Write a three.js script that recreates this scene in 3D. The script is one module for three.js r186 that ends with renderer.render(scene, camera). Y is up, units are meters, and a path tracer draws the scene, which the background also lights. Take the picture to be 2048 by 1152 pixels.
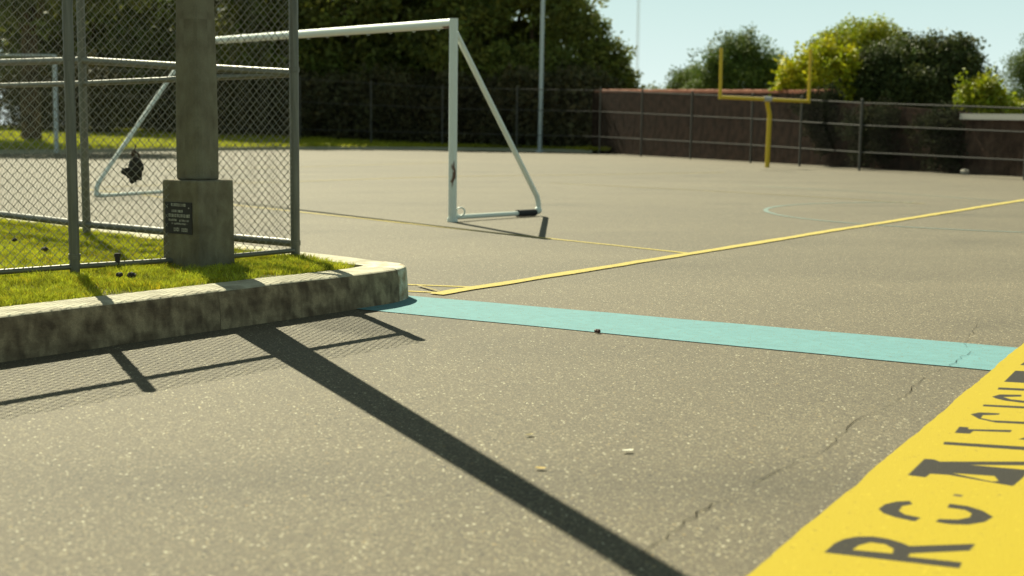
import * as THREE from 'three';
import { mergeGeometries } from 'three/addons/utils/BufferGeometryUtils.js';
import { ImprovedNoise } from 'three/addons/math/ImprovedNoise.js';

// ---------------------------------------------------------------- camera, sky, sun, exposure
const scene = new THREE.Scene();
const camera = new THREE.PerspectiveCamera(24.98, 16 / 9, 0.1, 2000);
camera.position.set(0, 1.1, 0);
camera.rotation.order = 'YXZ';
camera.rotation.set(-Math.atan(314 / 2600), 0, 0.012);
camera.focus = 7.4;
camera.userData.fStop = 2.4;

const SUN_AZ = 24.6 * Math.PI / 180, SUN_EL = 42.9 * Math.PI / 180;
const SUN = new THREE.Vector3(-Math.sin(SUN_AZ) * Math.cos(SUN_EL), Math.sin(SUN_EL), -Math.cos(SUN_AZ) * Math.cos(SUN_EL));
function makeSky() {
  const W = 512, H = 256, d = new Float32Array(W * H * 4), v = new THREE.Vector3();
  for (let j = 0; j < H; j++) {
    const el = ((j + 0.5) / H - 0.5) * Math.PI;
    for (let i = 0; i < W; i++) {
      const a = ((i + 0.5) / W - 0.5) * 2 * Math.PI;
      v.set(Math.cos(el) * Math.cos(a), Math.sin(el), Math.cos(el) * Math.sin(a));
      const e = Math.max(el, 0), h = Math.exp(-e / 0.52), hr = Math.exp(-e / 0.24), glow = Math.exp(-v.angleTo(SUN) / 0.3);
      const o = (j * W + i) * 4;
      d[o] = 0.068 + 0.315 * hr + 0.20 * glow;
      d[o + 1] = 0.024 + 0.417 * h + 0.15 * glow;
      d[o + 2] = 0.022 + 0.405 * h + 0.10 * glow;
      d[o + 3] = 1;
    }
  }
  const t = new THREE.DataTexture(d, W, H, THREE.RGBAFormat, THREE.FloatType);
  t.mapping = THREE.EquirectangularReflectionMapping;
  t.magFilter = t.minFilter = THREE.LinearFilter;
  t.needsUpdate = true;
  return t;
}
scene.background = makeSky();
scene.environment = scene.background;

const sun = new THREE.DirectionalLight(new THREE.Color(0.99, 0.955, 0.71), 5);
sun.position.copy(SUN).multiplyScalar(120).add(new THREE.Vector3(0, 0, -35));
sun.target.position.set(0, 0, -35);
sun.castShadow = true;
sun.shadow.mapSize.set(4096, 4096);
Object.assign(sun.shadow.camera, { left: -70, right: 70, top: 70, bottom: -70, near: 1, far: 300 });
sun.shadow.radius = 0.4;
scene.add(sun, sun.target);

const renderer = new THREE.WebGLRenderer({ antialias: true });
renderer.setSize(1024, 576);
renderer.toneMapping = THREE.LinearToneMapping;
renderer.toneMappingExposure = 2.2;
renderer.shadowMap.enabled = true;

// ---------------------------------------------------------------- helpers
function rng(seed) {
  let a = seed >>> 0;
  return () => { a = (a + 0x6D2B79F5) | 0; let t = Math.imul(a ^ (a >>> 15), 1 | a); t = (t + Math.imul(t ^ (t >>> 7), 61 | t)) ^ t; return ((t ^ (t >>> 14)) >>> 0) / 4294967296; };
}
const perlin = new ImprovedNoise();
function fbm(x, y, z = 0, oct = 4) { let s = 0, a = 0.5; for (let i = 0; i < oct; i++) { s += a * perlin.noise(x, y, z + i * 7.3); x *= 2.03; y *= 2.03; a *= 0.5; } return s; }
const V = (x, y, z) => new THREE.Vector3(x, y, z);
const used = {};
function numbered(n) { const k = used[n] = (used[n] ?? -1) + 1; return k ? `${n}_${String(k).padStart(3, '0')}` : n; }
function thing(name, label, category, base = [0, 0, 0], group) {
  const o = new THREE.Group(); o.name = numbered(name); o.position.set(...base);
  o.userData = { label, category }; if (group) o.userData.group = group;
  o.userData.kind = 'thing';
  scene.add(o); return o;
}
function rootOf(o) { const p = V(0, 0, 0); while (o && o !== scene) { p.add(o.position); o = o.parent; } return p; }
// geometry is given in world coordinates; it is moved into the parent's own frame
function part(name, geo, mat, parent) {
  const m = new THREE.Mesh(geo, mat); m.name = name;
  const r = rootOf(parent); geo.translate(-r.x, -r.y, -r.z);
  m.castShadow = m.receiveShadow = true; parent.add(m); return m;
}
function single(name, geo, mat, label, category, base, group) {
  const m = new THREE.Mesh(geo, mat); m.name = numbered(name); geo.translate(-base[0], -base[1], -base[2]); m.position.set(...base);
  m.userData = { label, category, kind: 'thing' }; if (group) m.userData.group = group;
  m.castShadow = m.receiveShadow = true; scene.add(m); return m;
}
function structure(name, geo, mat, label) {
  const m = new THREE.Mesh(geo, mat); m.name = numbered(name); m.userData = { kind: 'structure' }; if (label) m.userData.label = label;
  m.castShadow = m.receiveShadow = true; scene.add(m); return m;
}
const merge = (l) => mergeGeometries(l.map((g) => { const q = g.index ? g.toNonIndexed() : g; for (const k of Object.keys(q.attributes)) if (!['position', 'normal', 'uv'].includes(k)) q.deleteAttribute(k); return q; }));
function bar(a, b, r0, r1 = r0, seg = 14) {
  const A = V(...a), B = V(...b), L = A.distanceTo(B);
  const g = new THREE.CylinderGeometry(r1, r0, L, seg, 1);
  g.applyQuaternion(new THREE.Quaternion().setFromUnitVectors(V(0, 1, 0), B.clone().sub(A).normalize()));
  g.translate((A.x + B.x) / 2, (A.y + B.y) / 2, (A.z + B.z) / 2); return g;
}
function pipe(pts, r, seg = 40, rad = 10) { return new THREE.TubeGeometry(new THREE.CatmullRomCurve3(pts.map((p) => V(...p)), false, 'catmullrom', 0.15), seg, r, rad); }
function box(c, s, ry = 0) { const g = new THREE.BoxGeometry(...s); g.rotateY(ry); g.translate(...c); return g; }
// rounded upright prism with a square plan
function prism(c, side, y0, y1, round, ry, taper = 0, bev = 0.012) {
  const h = side / 2, s = new THREE.Shape(), r = round;
  s.moveTo(-h + r, -h); s.lineTo(h - r, -h); s.quadraticCurveTo(h, -h, h, -h + r); s.lineTo(h, h - r); s.quadraticCurveTo(h, h, h - r, h);
  s.lineTo(-h + r, h); s.quadraticCurveTo(-h, h, -h, h - r); s.lineTo(-h, -h + r); s.quadraticCurveTo(-h, -h, -h + r, -h);
  const g = new THREE.ExtrudeGeometry(s, { depth: y1 - y0 - 2 * bev, bevelEnabled: true, bevelSize: bev, bevelThickness: bev, bevelOffset: -bev, bevelSegments: 2, curveSegments: 5, steps: 16 });
  g.rotateX(-Math.PI / 2); g.translate(0, y0 + bev, 0); g.rotateY(ry);
  if (taper) { const p = g.attributes.position; for (let i = 0; i < p.count; i++) { const k = 1 - (taper < 0.1 ? taper * (p.getY(i) - y0) / (y1 - y0) : taper * Math.pow(Math.max(0, Math.min(1, (p.getY(i) - 1.3) / 3.6)), 0.9)); p.setX(i, p.getX(i) * k); p.setZ(i, p.getZ(i) * k); } }
  g.translate(c[0], 0, c[1]); return g;
}
function dataTex(n, fn, srgb = true, m = n) {
  const d = new Uint8Array(n * m * 4), o = [0, 0, 0];
  for (let j = 0; j < m; j++) for (let i = 0; i < n; i++) { fn(i, j, o); const k = (j * n + i) * 4; d[k] = o[0]; d[k + 1] = o[1]; d[k + 2] = o[2]; d[k + 3] = 255; }
  return finish(d, n, m, srgb);
}
function finish(d, n, m, srgb) {
  const t = new THREE.DataTexture(d, n, m, THREE.RGBAFormat); t.wrapS = t.wrapT = THREE.RepeatWrapping; t.magFilter = THREE.LinearFilter; t.minFilter = THREE.LinearMipmapLinearFilter; t.generateMipmaps = true;
  if (srgb) t.colorSpace = THREE.SRGBColorSpace; t.needsUpdate = true; return t;
}
const std = (o) => new THREE.MeshStandardMaterial(o);
const lin = (r, g, b) => new THREE.Color().setRGB(r, g, b);

// ---------------------------------------------------------------- asphalt
const AS = 2048, ATILE = 3.1;
function asphaltMaps() {
  const R = rng(11), col = new Uint8Array(AS * AS * 4), hgt = new Uint8Array(AS * AS * 4);
  for (let i = 0; i < AS * AS; i++) {
    const n = R(), k = i * 4, b = 72 + 26 * (n - 0.5);
    col[k] = b + 8; col[k + 1] = b; col[k + 2] = b - 12; col[k + 3] = 255;
    const h = 60 + 40 * R(); hgt[k] = hgt[k + 1] = hgt[k + 2] = h; hgt[k + 3] = 255;
  }
  const stone = (x, y, a, b, th, c, hh) => {
    const m = Math.ceil(Math.max(a, b)), ct = Math.cos(th), st = Math.sin(th);
    for (let j = -m; j <= m; j++) for (let i = -m; i <= m; i++) {
      const u = (i * ct + j * st) / a, v = (-i * st + j * ct) / b, q = u * u + v * v; if (q > 1) continue;
      const k = ((((y + j) & (AS - 1)) * AS) + ((x + i) & (AS - 1))) * 4, f = q > 0.6 ? 0.6 : 1, g = 0.92 + 0.16 * R();
      for (let ch = 0; ch < 3; ch++) col[k + ch] = Math.min(255, col[k + ch] * (1 - f) + c[ch] * g * f);
      const h = Math.max(hgt[k], hh * (1 - 0.5 * q)); hgt[k] = hgt[k + 1] = hgt[k + 2] = h;
    }
  };
  for (let s = 0; s < 165000; s++) {
    const t = R(), a = 1.5 + 3.0 * R() * R(), c = t < 0.13 ? [130, 121, 100] : t < 0.36 ? [108, 101, 84] : t < 0.68 ? [90, 84, 72] : t < 0.90 ? [66, 61, 54] : t < 0.955 ? [34, 31, 28] : t < 0.99 ? [152, 146, 127] : [134, 115, 78];
    stone((R() * AS) | 0, (R() * AS) | 0, a, a * (0.55 + 0.4 * R()), R() * 3.14, c, 120 + 130 * R());
  }
  for (let s = 0; s < 900; s++) stone((R() * AS) | 0, (R() * AS) | 0, 2 + 2.2 * R(), 2 + 1.5 * R(), R() * 3, [176, 171, 152], 220);
  return [finish(col, AS, AS, true), finish(hgt, AS, AS, false)];
}
const [asMap, asBump] = asphaltMaps();
const mAsphalt = new THREE.MeshPhysicalMaterial({ map: asMap, bumpMap: asBump, bumpScale: 0.0014, roughness: 0.84, specularIntensity: 0.75, vertexColors: true });
{
  const xs = [-600, -300, -150, -80, -50], zs = [-700, -400, -250, -160, -120];
  for (let x = -34; x <= 30; x += 0.4) xs.push(x);
  xs.push(40, 60, 100, 200, 400, 600);
  for (let z = -96; z <= 4; z += 0.4) zs.push(z);
  zs.push(8, 16, 40, 120, 300);
  const P = [], U = [], C = [], I = [];
  for (const z of zs) for (const x of xs) {
    P.push(x, 0, z); U.push(x / ATILE, -z / ATILE);
    const s = fbm(x * 0.16, z * 0.55, 3), f = fbm(x * 0.9, z * 1.6, 9), b = fbm(x * 0.05, z * 0.07, 21);
    const st = Math.max(0, fbm(x * 0.55 + 40, z * 0.9, 33, 3) - 0.16) * 1.1, k = 1.02 + 0.30 * s + 0.14 * f + 0.22 * b - st;
    C.push(k * 1.045, k * 1.035, k * 0.945);
  }
  const w = xs.length;
  for (let j = 0; j < zs.length - 1; j++) for (let i = 0; i < w - 1; i++) { const a = j * w + i; I.push(a, a + w, a + 1, a + 1, a + w, a + w + 1); }
  const g = new THREE.BufferGeometry();
  g.setAttribute('position', new THREE.Float32BufferAttribute(P, 3)); g.setAttribute('uv', new THREE.Float32BufferAttribute(U, 2)); g.setAttribute('color', new THREE.Float32BufferAttribute(C, 3)); g.setIndex(I); g.computeVertexNormals();
  structure('asphalt_ground', g, mAsphalt, 'grey brown asphalt of the playground with pale stone specks');
}

// ---------------------------------------------------------------- painted markings
function paintTex(rgb, wear, seed, n = 512) {
  const R = rng(seed);
  return dataTex(n, (i, j, o) => {
    const t = perlin.noise(i * 0.05, j * 0.05, seed) * 0.5 + perlin.noise(i * 0.17, j * 0.17, seed + 5), r = R();
    const worn = t + 0.75 * r > 1.16 - wear, pit = r > 0.985;
    const k = 0.95 + 0.1 * R() + 0.05 * perlin.noise(i * 0.02, j * 0.02, seed + 2);
    if (worn || pit) { o[0] = 84 + 22 * r; o[1] = 78 + 20 * r; o[2] = 66 + 14 * r; } else { o[0] = Math.min(255, rgb[0] * k); o[1] = Math.min(255, rgb[1] * k); o[2] = Math.min(255, rgb[2] * k); }
  });
}
const paintMat = (rgb, wear, seed) => new THREE.MeshPhysicalMaterial({ map: paintTex(rgb, wear, seed), bumpMap: asBump, bumpScale: 0.0012, roughness: 0.8, specularIntensity: 0.3 });
const YEL = [172, 155, 84], FADED = [146, 131, 82], TURQ = [98, 138, 143];
const mYellow = paintMat(YEL, 0.24, 3), mYellowFaint = paintMat(FADED, 0.55, 4), mTurq = paintMat(TURQ, 0.15, 5), mTurqFaint = paintMat([112, 132, 130], 0.5, 6);
function strip(pts, widths, y, wob, seed, step = 0.12) {           // a painted line along pts [[x, z], ...] with slightly uneven edges
  const c = pts.length > 2 ? new THREE.CatmullRomCurve3(pts.map((p) => V(p[0], y, p[1]))) : new THREE.LineCurve3(V(pts[0][0], y, pts[0][1]), V(pts[1][0], y, pts[1][1]));
  const L = c.getLength(), n = Math.max(2, Math.round(L / step)), P = [], U = [], I = [];
  for (let i = 0; i <= n; i++) {
    const t = i / n, p = c.getPointAt(t), d = c.getTangentAt(t), nx = -d.z, nz = d.x, w = (widths[0] + (widths[1] - widths[0]) * t) / 2;
    const a = w + wob * perlin.noise(t * L * 2.1, seed, 0.3), b = w + wob * perlin.noise(t * L * 2.1, seed, 7.7), s = wob * 1.5 * perlin.noise(t * L * 0.35, seed, 3.1);
    P.push(p.x + nx * (a + s), y, p.z + nz * (a + s), p.x - nx * (b - s), y, p.z - nz * (b - s));
    U.push(t * L / 0.8, a / 0.8, t * L / 0.8, -b / 0.8);
    if (i < n) I.push(2 * i, 2 * i + 2, 2 * i + 1, 2 * i + 1, 2 * i + 2, 2 * i + 3);
  }
  const g = new THREE.BufferGeometry();
  g.setAttribute('position', new THREE.Float32BufferAttribute(P, 3)); g.setAttribute('uv', new THREE.Float32BufferAttribute(U, 2)); g.setIndex(I); g.computeVertexNormals();
  const N = g.attributes.normal; for (let i = 0; i < N.count; i++) N.setXYZ(i, 0, 1, 0);
  return g;
}
structure('turquoise_band', strip([[-1.6, -8.68], [4.2, -5.42]], [0.7, 0.82], 0.004, 0.012, 1), mTurq, 'broad turquoise band painted across the asphalt from the kerb corner');
structure('yellow_line', strip([[-0.51, -8.66], [1.65, -11.88], [4.02, -15.45], [9.0, -22.9], [14, -30.4]], [0.115, 0.16], 0.008, 0.022, 2), mYellow, 'long yellow line running from the kerb corner to the right edge');
structure('yellow_line', strip([[-8, -23.4], [-2.84, -17.23], [-0.14, -14.0], [1.62, -11.93]], [0.07, 0.06], 0.004, 0.012, 3), mYellow, 'thin yellow line in front of the soccer goal');
structure('yellow_line', strip([[-0.98, -9.27], [-0.28, -9.11]], [0.05, 0.05], 0.004, 0.006, 4), mYellow, 'upper of the two short yellow lines beside the kerb corner');
structure('yellow_line', strip([[-0.95, -8.9], [-0.45, -8.765]], [0.05, 0.055], 0.004, 0.006, 5), mYellow, 'lower of the two short yellow lines beside the kerb corner');
structure('yellow_line', strip([[-0.655, -9.1], [-0.50, -8.8]], [0.03, 0.03], 0.012, 0.004, 6), mYellowFaint, 'short slanting worn yellow line by the kerb corner');
structure('yellow_line', strip([[-7.5, -23.6], [-4.48, -27.2], [-1.6, -31.0], [2.8, -34.4], [6.0, -37.1]], [0.16, 0.14], 0.004, 0.02, 7, 0.4), mYellowFaint, 'faint yellow line across the court beyond the goal');
structure('yellow_line', strip([[0.79, -28.01], [2.74, -26.08], [4.22, -24.54], [6.71, -21.19]], [0.07, 0.06], 0.004, 0.02, 12, 0.3), mYellowFaint, 'faint thin yellow line crossing the middle of the court');
structure('turquoise_line', strip([[4.9, -28.0], [6.04, -26.52], [7.2, -25.1], [8.62, -22.06], [9.4, -20.2]], [0.05, 0.05], 0.004, 0.02, 13, 0.3), mTurqFaint, 'faint thin turquoise line at the right of the court');
structure('yellow_line', strip([[-9, -33.5], [-6.17, -37.5], [-2.18, -44.8]], [0.16, 0.16], 0.004, 0.02, 8, 0.4), mYellowFaint, 'faintest yellow line farthest out on the court');
{
  const pts = []; for (let i = 0; i <= 40; i++) { const a = (95 + i * 4.6) * Math.PI / 180; pts.push([6.94 + 3.33 * Math.cos(a), -18.27 - 3.33 * Math.sin(a)]); }
  structure('court_circle', strip(pts, [0.07, 0.07], 0.004, 0.012, 9), mTurqFaint, 'faint turquoise circle painted on the asphalt');
}
// yellow lettered band: u runs away along the band, v across it
const BU = [0.49714877, -0.86766531], BN = [0.86766531, 0.49714877], B0 = [0.61, -3.15];
{
  const U0 = -1.6, LEN = 7.2, WID = 1.1, CW = 2048, CH = 320, sc = CW / LEN;
  const cv = document.createElement('canvas'); cv.width = CW; cv.height = CH; const x = cv.getContext('2d'), R = rng(77);
  x.fillStyle = 'rgb(157,138,32)'; x.fillRect(0, 0, CW, CH);
  for (let i = 0; i < 5200; i++) { const q = R(); x.fillStyle = q < 0.5 ? `rgba(184,166,52,${0.1 + 0.25 * R()})` : `rgba(146,122,30,${0.08 + 0.2 * R()})`; x.fillRect(R() * CW, R() * CH, 1 + 9 * R() * R(), 1 + 2 * R()); }
  for (let i = 0; i < 900; i++) { x.fillStyle = `rgba(100,86,44,${0.25 + 0.45 * R()})`; x.fillRect(R() * CW, R() * CH, 1 + 3 * R() * R(), 1 + 2.5 * R() * R()); }
  const poly = (l, hole) => { x.beginPath(); for (const q of hole ? [l, hole] : [l]) { q.forEach(([u, v], i) => { const a = (u - U0) * sc, b = v * sc; i ? x.lineTo(a, b) : x.moveTo(a, b); }); x.closePath(); } x.fill('evenodd'); };
  x.fillStyle = 'rgb(46,43,38)';
  poly([[0.242, 0.112], [0.333, 0.113], [0.385, 0.125], [0.425, 0.15], [0.448, 0.185], [0.45, 0.224], [0.436, 0.263], [0.417, 0.292], [0.531, 0.439], [0.462, 0.437], [0.355, 0.308], [0.325, 0.308], [0.353, 0.439], [0.301, 0.442]], [[0.304, 0.169], [0.353, 0.174], [0.393, 0.193], [0.398, 0.232], [0.37, 0.261], [0.33, 0.268]]);
  poly([[0.722, 0.132], [0.782, 0.136], [0.83, 0.158], [0.857, 0.19], [0.825, 0.206], [0.789, 0.184], [0.735, 0.187], [0.706, 0.211], [0.699, 0.258], [0.652, 0.251], [0.662, 0.198], [0.686, 0.155]]);
  poly([[0.892, 0.3], [0.894, 0.351], [0.868, 0.398], [0.819, 0.435], [0.754, 0.424], [0.701, 0.388], [0.678, 0.341], [0.68, 0.304], [0.712, 0.305], [0.739, 0.355], [0.779, 0.378], [0.821, 0.376], [0.849, 0.352], [0.845, 0.302]]);
  poly([[1.158, 0.115], [1.407, 0.113], [1.416, 0.142], [1.395, 0.165], [1.562, 0.426], [1.508, 0.434], [1.404, 0.261], [1.441, 0.444], [1.318, 0.439], [1.202, 0.429], [1.233, 0.229], [1.216, 0.173], [1.161, 0.17]], [[1.262, 0.232], [1.299, 0.359], [1.241, 0.38], [1.223, 0.363]]);
  poly([[1.654, 0.124], [1.7, 0.118], [1.814, 0.495], [1.752, 0.496]]);
  poly([[1.866, 0.121], [1.982, 0.115], [1.991, 0.147], [1.957, 0.15], [2.032, 0.295], [1.989, 0.295], [1.936, 0.174], [1.881, 0.171]]);
  poly([[1.886, 0.34], [1.928, 0.353], [1.954, 0.446], [1.896, 0.434]]);
  poly([[2.236, 0.108], [2.29, 0.13], [2.318, 0.204], [2.286, 0.205], [2.244, 0.153], [2.187, 0.156], [2.166, 0.201], [2.21, 0.312], [2.27, 0.404], [2.217, 0.411], [2.165, 0.318], [2.132, 0.221], [2.165, 0.153]]);
  poly([[2.422, 0.121], [2.463, 0.117], [2.562, 0.401], [2.508, 0.401]]);
  poly([[2.651, 0.118], [2.719, 0.137], [2.762, 0.217], [2.72, 0.223], [2.669, 0.16], [2.634, 0.196], [2.636, 0.248], [2.685, 0.35], [2.624, 0.351], [2.584, 0.255], [2.592, 0.18], [2.619, 0.138]]);
  poly([[2.827, 0.111], [2.882, 0.106], [2.964, 0.351], [2.907, 0.351]]);
  poly([[3.033, 0.104], [3.357, 0.101], [3.417, 0.294], [3.088, 0.305]]);
  poly([[3.529, 0.096], [3.717, 0.102], [3.815, 0.296], [3.614, 0.295]]);
  for (let i = 0; i < 2600; i++) { const u = R() * CW, v = (0.1 + 0.36 * R()) * sc; x.fillStyle = R() < 0.42 ? `rgba(150,130,50,${0.06 + 0.26 * R()})` : `rgba(70,64,54,${0.05 + 0.2 * R()})`; x.fillRect(u, v, 1 + 3 * R(), 1); }
  x.fillStyle = 'rgb(92,82,48)'; x.fillRect((0.985 - U0) * sc, 0.29 * sc, 8, 7);
  const t = new THREE.CanvasTexture(cv); t.colorSpace = THREE.SRGBColorSpace; t.magFilter = THREE.LinearFilter; t.anisotropy = 8;
  const n = 150, P = [], UV = [], I = [];
  for (let i = 0; i <= n; i++) {
    const u = U0 + LEN * i / n, e = 0.008 * perlin.noise(u * 3.1, 4.4, 0) + 0.005 * perlin.noise(u * 11, 1.4, 0);
    for (const v of [e, WID]) { P.push(B0[0] + BU[0] * u + BN[0] * v, 0.012, B0[1] + BU[1] * u + BN[1] * v); UV.push((u - U0) / LEN, 1 - v / WID * (WID * sc / CH)); }
    if (i < n) I.push(2 * i, 2 * i + 1, 2 * i + 2, 2 * i + 1, 2 * i + 3, 2 * i + 2);
  }
  const g = new THREE.BufferGeometry(); g.setAttribute('position', new THREE.Float32BufferAttribute(P, 3)); g.setAttribute('uv', new THREE.Float32BufferAttribute(UV, 2)); g.setIndex(I); g.computeVertexNormals();
  const N = g.attributes.normal; for (let i = 0; i < N.count; i++) N.setXYZ(i, 0, 1, 0);
  structure('yellow_band', g, new THREE.MeshPhysicalMaterial({ map: t, bumpMap: asBump, bumpScale: 0.001, roughness: 0.8, specularIntensity: 0.3 }), 'broad yellow painted band with dark stencilled lettering');
}
// cracks
{
  const mCrack = std({ color: lin(0.018, 0.016, 0.014), roughness: 1 });
  const crack = (pts, w, y, label) => {
    const R = rng(pts.length * 31 + 5), q = [];
    for (let i = 0; i < pts.length - 1; i++) { const [a, b] = [pts[i], pts[i + 1]], m = Math.max(2, Math.round(Math.hypot(b[0] - a[0], b[1] - a[1]) / 0.045)); for (let k = 0; k < m; k++) { const t = k / m; q.push([a[0] + (b[0] - a[0]) * t + (R() - 0.5) * 0.02, a[1] + (b[1] - a[1]) * t + (R() - 0.5) * 0.02]); } }
    const P = [], I = [];
    q.forEach((p, i) => { const n = q[Math.min(i + 1, q.length - 1)], o = q[Math.max(i - 1, 0)]; let dx = n[0] - o[0], dz = n[1] - o[1]; const l = Math.hypot(dx, dz) || 1; dx /= l; dz /= l; const ww = w * Math.max(0.1, 0.6 + 1.7 * perlin.noise(i * 0.17, w * 100, 2)); P.push(p[0] - dz * ww, y, p[1] + dx * ww, p[0] + dz * ww, y, p[1] - dx * ww); if (i < q.length - 1) I.push(2 * i, 2 * i + 1, 2 * i + 2, 2 * i + 1, 2 * i + 3, 2 * i + 2); });
    const g = new THREE.BufferGeometry(); g.setAttribute('position', new THREE.Float32BufferAttribute(P, 3)); g.setIndex(I); g.computeVertexNormals();
    const N = g.attributes.normal; for (let i = 0; i < N.count; i++) N.setXYZ(i, 0, 1, 0);
    structure('pavement_crack', g, mCrack, label);
  };
  crack([[2.83, -7.78], [2.62, -7.3], [2.41, -6.824]], 0.0009, 0.004, 'hairline crack beyond the turquoise band');
  crack([[2.41, -6.824], [2.34, -6.55], [2.179, -6.282], [2.065, -6.099]], 0.0013, 0.008, 'crack across the turquoise band');
  crack([[2.03, -6.06], [1.934, -5.98], [1.849, -5.787], [1.689, -5.463], [1.596, -5.303], [1.485, -5.132], [1.439, -5.074], [1.329, -4.916], [1.107, -4.47], [1.012, -4.359], [0.963, -4.289], [0.823, -4.092], [0.707, -3.883], [0.598, -3.771], [0.463, -3.521], [0.328, -3.269]], 0.0012, 0.004, 'jagged crack in the asphalt beside the yellow band');
}

// ---------------------------------------------------------------- kerb and raised lawn bed
function concreteTex(base, stain, amt, seed, n = 512, m = n, sc = 1) {
  const R = rng(seed);
  return dataTex(n, (ii, jj, o) => {
    const i = ii * sc, j = jj * sc;
    const wx = 26 * fbm(i * 0.013 + 3, j * 0.017, seed + 4, 3), wy = 26 * fbm(i * 0.015, j * 0.012 + 9, seed + 6, 3), X = 0.83 * (i + wx) + 0.56 * (j + wy), Y = 0.83 * (j + wy) - 0.56 * (i + wx);
    const f = fbm(X * 0.011, Y * 0.013, seed, 6), g = fbm((i + wx) * 0.035 + 5, (j + wy) * 0.009, seed + 9, 4), k = 0.9 + 0.2 * R();
    const s = Math.max(0, Math.min(1, (f * 1.1 + g * 0.55) * 1.25 + amt));
    for (let c = 0; c < 3; c++) o[c] = Math.max(0, Math.min(255, (base[c] * (1 - s) + stain[c] * s) * k));
  }, true, m);
}
const bumpSmall = dataTex(256, (i, j, o) => { const v = 128 + 110 * fbm(i * 0.11, j * 0.11, 4, 4) + 30 * perlin.noise(i * 0.7, j * 0.7, 1); o[0] = o[1] = o[2] = Math.max(0, Math.min(255, v)); }, false);
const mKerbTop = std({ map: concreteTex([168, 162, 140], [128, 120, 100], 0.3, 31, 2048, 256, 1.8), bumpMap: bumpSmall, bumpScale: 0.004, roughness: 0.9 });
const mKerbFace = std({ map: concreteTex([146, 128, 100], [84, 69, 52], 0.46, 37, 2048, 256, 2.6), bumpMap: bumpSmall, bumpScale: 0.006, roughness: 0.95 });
const mKerbWhite = std({ map: concreteTex([178, 174, 154], [112, 84, 52], 0.24, 41, 1024, 256, 3.2), bumpMap: bumpSmall, bumpScale: 0.004, roughness: 0.8 });
const KH = 0.215, KW = 0.30, KR = 0.028;
function sweepKerb(path, faceMat) {   // path: [[x, z, nx, nz], ...] outer foot line with outward normals; returns top and face geometry
  const prof = [[-KW, -0.02], [-KW, KH - 0.006], [-KW + 0.01, KH], [-0.10, KH + 0.002], [-KR - 0.02, KH]], arc = [];
  for (let i = 0; i <= 6; i++) { const a = Math.PI / 2 * i / 6; arc.push([-0.014 - KR + KR * Math.sin(a), KH - KR + KR * Math.cos(a)]); }
  const top = [...prof, ...arc.slice(0, 4)], face = [...arc.slice(3), [-0.006, KH * 0.5], [0, -0.02]];
  const mk = (pr) => {
    const P = [], U = [], I = []; let L = 0;
    path.forEach((p, i) => {
      if (i) L += Math.hypot(p[0] - path[i - 1][0], p[1] - path[i - 1][1]);
      let s = 0;
      pr.forEach((q, k) => {
        if (k) s += Math.hypot(q[0] - pr[k - 1][0], q[1] - pr[k - 1][1]);
        const w = 0.0035 * perlin.noise(L * 5, s * 9, 2) + 0.006 * perlin.noise(L * 1.3, 4, 1);
        P.push(p[0] + p[2] * (q[0] + w), q[1] + w * 0.7, p[1] + p[3] * (q[0] + w)); U.push((L + p[0] * 0) / 6.4 + 0.03, s / 0.8 + 0.2);
      });
    });
    const m = pr.length;
    for (let i = 0; i < path.length - 1; i++) for (let k = 0; k < m - 1; k++) { const a = i * m + k; I.push(a, a + 1, a + m, a + 1, a + m + 1, a + m); }
    const g = new THREE.BufferGeometry(); g.setAttribute('position', new THREE.Float32BufferAttribute(P, 3)); g.setAttribute('uv', new THREE.Float32BufferAttribute(U, 2)); g.setIndex(I); g.computeVertexNormals(); return g;
  };
  return [mk(top), mk(face)];
}
function cap(p, flip) {               // closes the end of a segment
  const pr = [[-KW, -0.02], [-KW, KH - 0.004], [-0.05, KH - 0.002], [-0.016, KH - 0.03], [0, -0.02]], P = [], I = [];
  for (const q of pr) P.push(p[0] + p[2] * q[0], q[1], p[1] + p[3] * q[0]);
  for (let k = 1; k < pr.length - 1; k++) I.push(0, flip ? k + 1 : k, flip ? k : k + 1);
  const g = new THREE.BufferGeometry(); g.setAttribute('position', new THREE.Float32BufferAttribute(P, 3)); g.setAttribute('uv', new THREE.Float32BufferAttribute(P.filter((_, i) => i % 3 < 2), 2)); g.setIndex(I); g.computeVertexNormals(); return g;
}
// outer foot line of the near side, the rounded corner and the far side
const nearA = [-5.0, -2.39], nearB = [-0.835, -8.075], dn = (() => { const l = Math.hypot(nearB[0] - nearA[0], nearB[1] - nearA[1]); return [(nearB[0] - nearA[0]) / l, (nearB[1] - nearA[1]) / l]; })();
const nn = [-dn[1], dn[0]];                         // outward, towards the camera
const fdir = [-0.715, -0.70], fn = [-fdir[1], fdir[0]]; // far side runs away to the left; outward is to the back right
const foutward = [0.70, -0.715];
const cornerEnd = [-0.745, -8.66];
function linePath(a, b, n, step) { const L = Math.hypot(b[0] - a[0], b[1] - a[1]), m = Math.max(1, Math.round(L / step)), o = []; for (let i = 0; i <= m; i++) o.push([a[0] + (b[0] - a[0]) * i / m, a[1] + (b[1] - a[1]) * i / m, n[0], n[1]]); return o; }
const at = (s) => [nearA[0] + dn[0] * s, nearA[1] + dn[1] * s];
const LN = Math.hypot(nearB[0] - nearA[0], nearB[1] - nearA[1]), farEnd = [cornerEnd[0] + fdir[0] * 8, cornerEnd[1] + fdir[1] * 8];
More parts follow.
